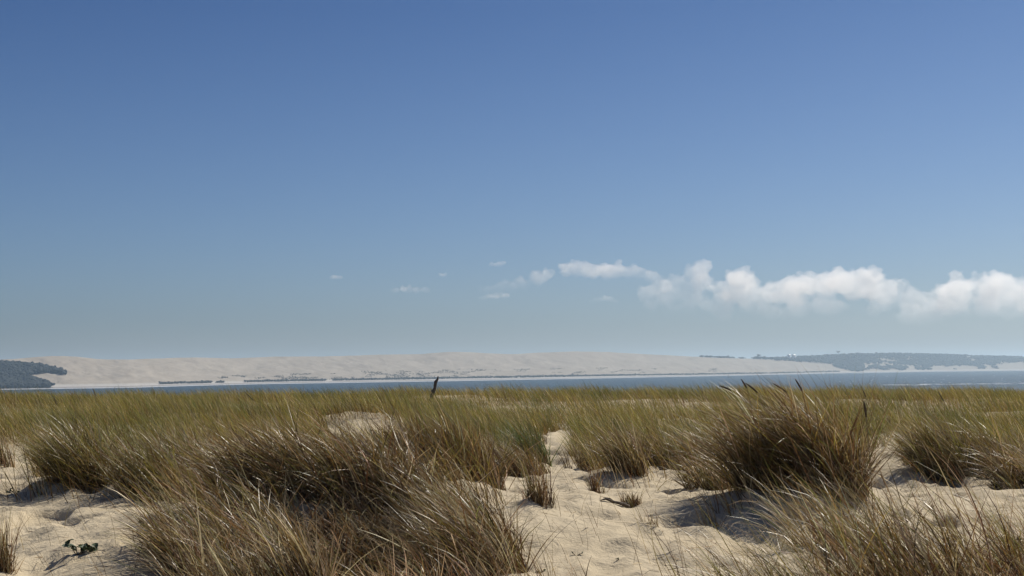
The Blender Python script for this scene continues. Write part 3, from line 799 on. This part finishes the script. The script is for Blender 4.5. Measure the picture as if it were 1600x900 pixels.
# ------------------------------------------------------------------ small leafy plants on the sand
def leaf(c, d, up, L, W):
    d = d / np.linalg.norm(d); s = np.cross(d, up); s /= np.linalg.norm(s); u = np.cross(s, d)
    prof = [(0, .05), (.25, .75), (.55, 1.0), (.82, .62), (1, .03)]
    V = []
    for t, k in prof:
        m = c + d * L * t + u * (.18 * L * math.sin(t * 2.6))
        V += [m - s * W * k * .5 + u * W * .22 * k, m, m + s * W * k * .5 + u * W * .22 * k]
    F = [[i * 3 + j, i * 3 + j + 1, i * 3 + j + 4, i * 3 + j + 3] for i in range(4) for j in range(2)]
    return np.array(V), [np.array(F)]
def leafy(px, Y, size, nl, label, spread=1.0):
    x = at(px, Y); z = float(ground(np.array([x]), np.array([Y]))[0])
    r = empty("beach_plant", (x, Y, z - .01), label, "plant", "small leafy plants on the sand")
    stems = []; leaves = []
    ns = max(2, nl // 5)
    for i in range(ns):
        a = rng.uniform(0, 6.28); R = size * spread * rng.uniform(.3, 1.25); hgt = size * rng.uniform(.2, .62)
        tip = np.array([R * math.cos(a), R * math.sin(a), hgt])
        stems.append(tube([(0, 0, 0), tip * .5 + np.array([0, 0, .1 * size]), tip], [.005, .004, .003], 5))
        for j in range(nl // ns):
            t = rng.uniform(.45, 1.05); b = rng.uniform(0, 6.28)
            d = np.array([math.cos(b), math.sin(b), rng.uniform(-.1, .7)])
            leaves.append(leaf(tip * t, d, np.array([0, 0, 1.0]) + .3 * rng.normal(0, 1, 3), size * rng.uniform(.28, .5), size * rng.uniform(.2, .36)))
    V, F = join(stems); mesh_np("stem", V, F, MAT_BARKPLANT, r)
    V, F = join(leaves); mesh_np("foliage", V, F, MAT_LEAF, r)['kind'] = 'stuff'
for a in [(122, 13.0, .19, 26, "dark leafy plant on bright sand, middle of the left slope"),
          (58, 12.2, .16, 24, "low green plant on bright sand near the stiff edge tuft"),
          (237, 13.6, .19, 22, "green leafy plant at the left flank of the largest tuft"),
          (258, 14.2, .11, 18, "small round leaved plant behind the flank plant by the largest tuft"),
          (895, 13.1, .055, 10, "tiny dark sprig alone on the rippled open sand"),
          (962, 13.0, .05, 9, "tiny pale sprig right of the dark sprig on rippled sand"),
          (834, 12.5, .08, 14, "small plant with a curled leaf below the blackened tuft"),
          (760, 18.2, .17, 24, "grey green bushy plant at the sand edge beside the golden brown tuft"),
          (1580, 13.4, .15, 30, "dark rounded plant on the sand at the right edge"),
          (882, 20.6, .1, 12, "small dark plant at the back of the central sand"),
          (1105, 20.4, .1, 16, "dark low plant in the shade left of the tallest tuft"),
          (1390, 19.0, .1, 14, "little dark plant on the sand behind the right blades"),
          (25, 19.0, .12, 24, "low scrubby plant on the shadowed sand at the left edge")]:
    leafy(*a)

# ------------------------------------------------------------------ fallen twig beside the dark stub
def twig():
    pts = []
    for px_, Y_, dz in [(978, 16.45, .03), (968, 16.35, .035), (955, 16.25, .02), (942, 16.2, .03), (934, 16.1, .012)]:
        x_ = at(px_, Y_); pts.append(np.array([x_, Y_, float(ground(np.array([x_]), np.array([Y_]))[0]) + dz]))
    o = pts[0].copy(); r = empty("fallen_twig", tuple(o), "dark fallen twig lying on the sand left of the dark stub", "twig")
    P_ = [p - o for p in pts]
    V, F = tube(P_, [.018, .02, .016, .013, .006], 7); mesh_np("stem", V, F, MAT_DRIFT, r)
    V, F = tube([P_[2], P_[2] + (-.04, .05, .035), P_[2] + (-.12, .08, .05)], [.01, .007, .003], 6); mesh_np("side_shoot", V, F, MAT_DRIFT, r)
twig()

# ------------------------------------------------------------------ driftwood stake on the crest
def stake():
    Y = 66.0; d0 = pixel_dir(677, 612); d1 = pixel_dir(684.5, 587.5)
    b = np.array([d0[0] * Y, Y, EYE + d0[2] * Y]); t = np.array([d1[0] * Y, Y + .05, EYE + d1[2] * Y])
    gz = float(ground(np.array([b[0]]), np.array([Y]))[0])
    foot = b + (b - t) * ((b[2] - gz + .2) / (t[2] - b[2]))
    r = empty("driftwood_stake", tuple(foot), "dark weathered driftwood stake leaning on the grass crest against the water", "post")
    q = lambda s: b + (t - b) * s - foot
    V, F = tube([(0, 0, 0), q(0), q(.25) + (.02, 0, 0), q(.45) + (-.015, 0, 0), q(.62) + (-.03, 0, 0), q(.8) + (.02, 0, 0), q(1)], [.09, .085, .072, .07, .085, .05, .018], 9)
    mesh_np("shaft", V, F, MAT_DRIFT, r)
    V, F = tube([q(.0) + (-.02, 0, -.05), q(.03) + (-.075, 0, .0), q(.12) + (-.08, -.02, .0)], [.06, .07, .02], 8)
    mesh_np("knot", V, F, MAT_DRIFT, r)
    V, F = tube([q(.55) + (-.03, 0, 0), q(.62) + (-.075, 0, 0), q(.7) + (-.06, 0, 0)], [.03, .035, .01], 7)
    mesh_np("branch_stub", V, F, MAT_DRIFT, r)
stake()

# ------------------------------------------------------------------ clouds
def cloud_mat(name, dens, scale, thr, fade_lo, fade_hi):
    m = bpy.data.materials.new(name); m.use_nodes = True; t = m.node_tree
    t.nodes.remove(t.nodes["Principled BSDF"])
    v = N(t, "ShaderNodeVolumePrincipled")
    v.inputs["Color"].default_value = (.97, .975, .98, 1); v.inputs["Anisotropy"].default_value = 0.55
    g = N(t, "ShaderNodeNewGeometry").outputs["Position"]
    n = noise(t, g, scale, 5, .6, .3)
    mr = N(t, "ShaderNodeMapRange"); mr.inputs[1].default_value = thr; mr.inputs[2].default_value = thr + .3
    mr.inputs[3].default_value = 0.0; mr.inputs[4].default_value = dens; t.links.new(n.outputs[0], mr.inputs[0])
    sx_ = N(t, "ShaderNodeSeparateXYZ"); t.links.new(g, sx_.inputs[0])
    m2 = N(t, "ShaderNodeMapRange"); m2.interpolation_type = 'SMOOTHSTEP'; m2.inputs[1].default_value = fade_lo; m2.inputs[2].default_value = fade_hi
    t.links.new(sx_.outputs[2], m2.inputs[0])
    t.links.new(mathn(t, 'MULTIPLY', mr.outputs[0], m2.outputs[0]), v.inputs["Density"])
    t.links.new(v.outputs[0], t.nodes["Material Output"].inputs["Volume"])
    m.cycles.volume_step_rate = 0.15
    return m
CD = 9000.0
def cloud(puffs, label, dens, thr=.30, scale=1 / 170, voxel=10, jitter=.12, fade=(0.08, 1.0)):
    """puffs: (px, py, radius in px, depth offset m)"""
    C = []; R = []
    for px, py, rpx, dy in puffs:
        Y = CD + dy; d = pixel_dir(px, py); C.append((d[0] * Y, Y, EYE + d[2] * Y)); R.append(rpx / FPX * Y)
    C = np.array(C); R = np.array(R) * .95
    # cauliflower: smaller puffs budding from the big ones, twice
    for lev in range(2):
        C2 = []; R2 = []
        for c, r in zip(C, R) if lev == 0 else zip(C[n0:], R[n0:]):
            for _ in range(7 if lev == 0 else 3):
                d = rng.normal(0, 1, 3); d[2] = abs(d[2]) * .8 - .15; d /= np.linalg.norm(d)
                k = rng.uniform(.28, .5); C2.append(c + d * r * np.array([1, 1, .85]) * rng.uniform(.8, 1.0)); R2.append(r * k)
        n0 = len(C); C = np.concatenate([C, C2]); R = np.concatenate([R, R2])
    V, F = blobs(C, R, ICO1, .25, .85)
    zlo = (C[:, 2] - R).min(); zhi = (C[:, 2] + R).max()
    mt = cloud_mat("cloud_vapour", dens, scale, thr, zlo + (zhi - zlo) * fade[0], zlo + (zhi - zlo) * fade[1])
    o = mesh_np("cloud", V, F, mt)
    tag(o, label, "cloud", "cumulus clouds low over the far shore")
    md = o.modifiers.new("merge", 'REMESH'); md.mode = 'VOXEL'; md.voxel_size = voxel
    tx = bpy.data.textures.new('billow', 'CLOUDS'); tx.noise_scale = voxel * 4; tx.noise_depth = 4
    dm = o.modifiers.new('billow', 'DISPLACE'); dm.texture = tx; dm.strength = voxel * 3.2; dm.mid_level = .55; dm.texture_coords = 'LOCAL'
    return o
def row(pts, extra=3, low=26, rs=(14, 24), depth=160):
    out = []
    for (x, y, r) in pts:
        out.append((x, y + r, r, rng.uniform(-40, 40)))
        for k in range(extra):
            out.append((x + rng.uniform(-r, r), y + r + rng.uniform(0, low), rng.uniform(*rs), rng.uniform(-depth, depth)))
    return out
cloud(row([(1128, 436, 13), (1150, 418, 16), (1172, 428, 15), (1205, 436, 14), (1238, 430, 16), (1262, 420, 18), (1290, 420, 18), (1318, 414, 19), (1345, 413, 18), (1372, 424, 17), (1402, 430, 17),
           (1428, 446, 14), (1448, 450, 13), (1470, 447, 13)], 5, 46, (15, 25)), "long bright cumulus bank above the wooded bluff", .011)
cloud(row([(1488, 436, 15), (1510, 430, 17), (1535, 421, 20), (1562, 419, 21), (1590, 430, 20), (1620, 428, 22), (1660, 436, 20)], 5, 46, (16, 26)), "tall rounded cumulus at the right edge of the sky", .011)
cloud(row([(1094, 400, 15), (1080, 412, 15), (1060, 422, 17), (1040, 430, 17), (1018, 440, 15), (1095, 420, 16), (1072, 452, 15), (1040, 455, 14), (1088, 458, 13), (1075, 440, 14), (1050, 450, 12), (1010, 444, 10), (1090, 440, 12)], 3, 26, (9, 15), 90), "tower shaped cumulus puff above the right end of the dune", .009)
cloud(row([(896, 404, 14), (915, 405, 17), (940, 407, 15), (965, 406, 16), (990, 411, 14), (1014, 418, 12), (1030, 428, 10)], 3, 10, (9, 15), 70), "flat topped bright cloud left of the tower shaped puff", .010, .30, 1 / 130, 10)
cloud(row([(922, 466, 5), (932, 463, 6), (945, 459, 8), (955, 463, 6), (964, 467, 5)], 1, 3, (4, 6), 30), "small lens shaped cloud under the flat topped cloud", .008, .3, 1 / 90, 7)
cloud(row([(765, 442, 11), (790, 434, 12), (812, 430, 12), (838, 420, 12), (852, 416, 9)], 3, 12, (7, 12), 60), "thin ragged cloud streak rising towards the flat topped cloud", .009, .33, 1 / 100, 10)
cloud(row([(752, 460, 6), (763, 458, 6), (775, 455, 7), (784, 455, 6), (792, 456, 6)], 1, 4, (4, 7), 40), "faint cloud scrap below the ragged streak", .011, .32, 1 / 90, 8)
cloud(row([(618, 447, 7), (629, 445, 7), (640, 444, 8), (651, 446, 7), (662, 447, 6)], 1, 4, (5, 8), 40), "faint wispy cloud over the middle of the dune", .011, .32, 1 / 90, 8)
cloud(row([(519, 429, 5), (525, 428, 6), (531, 429, 5)], 1, 2, (3, 5), 30), "tiny faint cloud wisp, the one furthest from the cumulus bank", .012, .28, 1 / 80, 6)
cloud(row([(688, 426, 4), (692, 425.5, 5), (696, 425, 4)], 1, 2, (3, 4), 30), "tiny faint cloud wisp right of the middle wispy cloud", .012, .28, 1 / 80, 6)
cloud(row([(769, 408, 6), (777, 407, 7), (785, 406, 5)], 1, 3, (3, 5), 30), "small faint cloud wisp above the ragged streak", .012, .28, 1 / 80, 6)

# ------------------------------------------------------------------ haze over the bay
def haze():
    V, F = box((0, 7000, 57), (33000, 19000, 120))
    m = bpy.data.materials.new("bay_haze"); m.use_nodes = True; t = m.node_tree
    t.nodes.remove(t.nodes["Principled BSDF"])
    v = N(t, "ShaderNodeVolumePrincipled"); v.inputs["Density"].default_value = 0.00015
    v.inputs["Color"].default_value = (.66, .85, 1.0, 1); v.inputs["Anisotropy"].default_value = 0.55
    t.links.new(v.outputs[0], t.nodes["Material Output"].inputs["Volume"])
    o = mesh_np("haze", V, F, m, smooth=False)
    tag(o, "thin pale sea haze over the bay and far dune", "haze", kind='stuff')
haze()
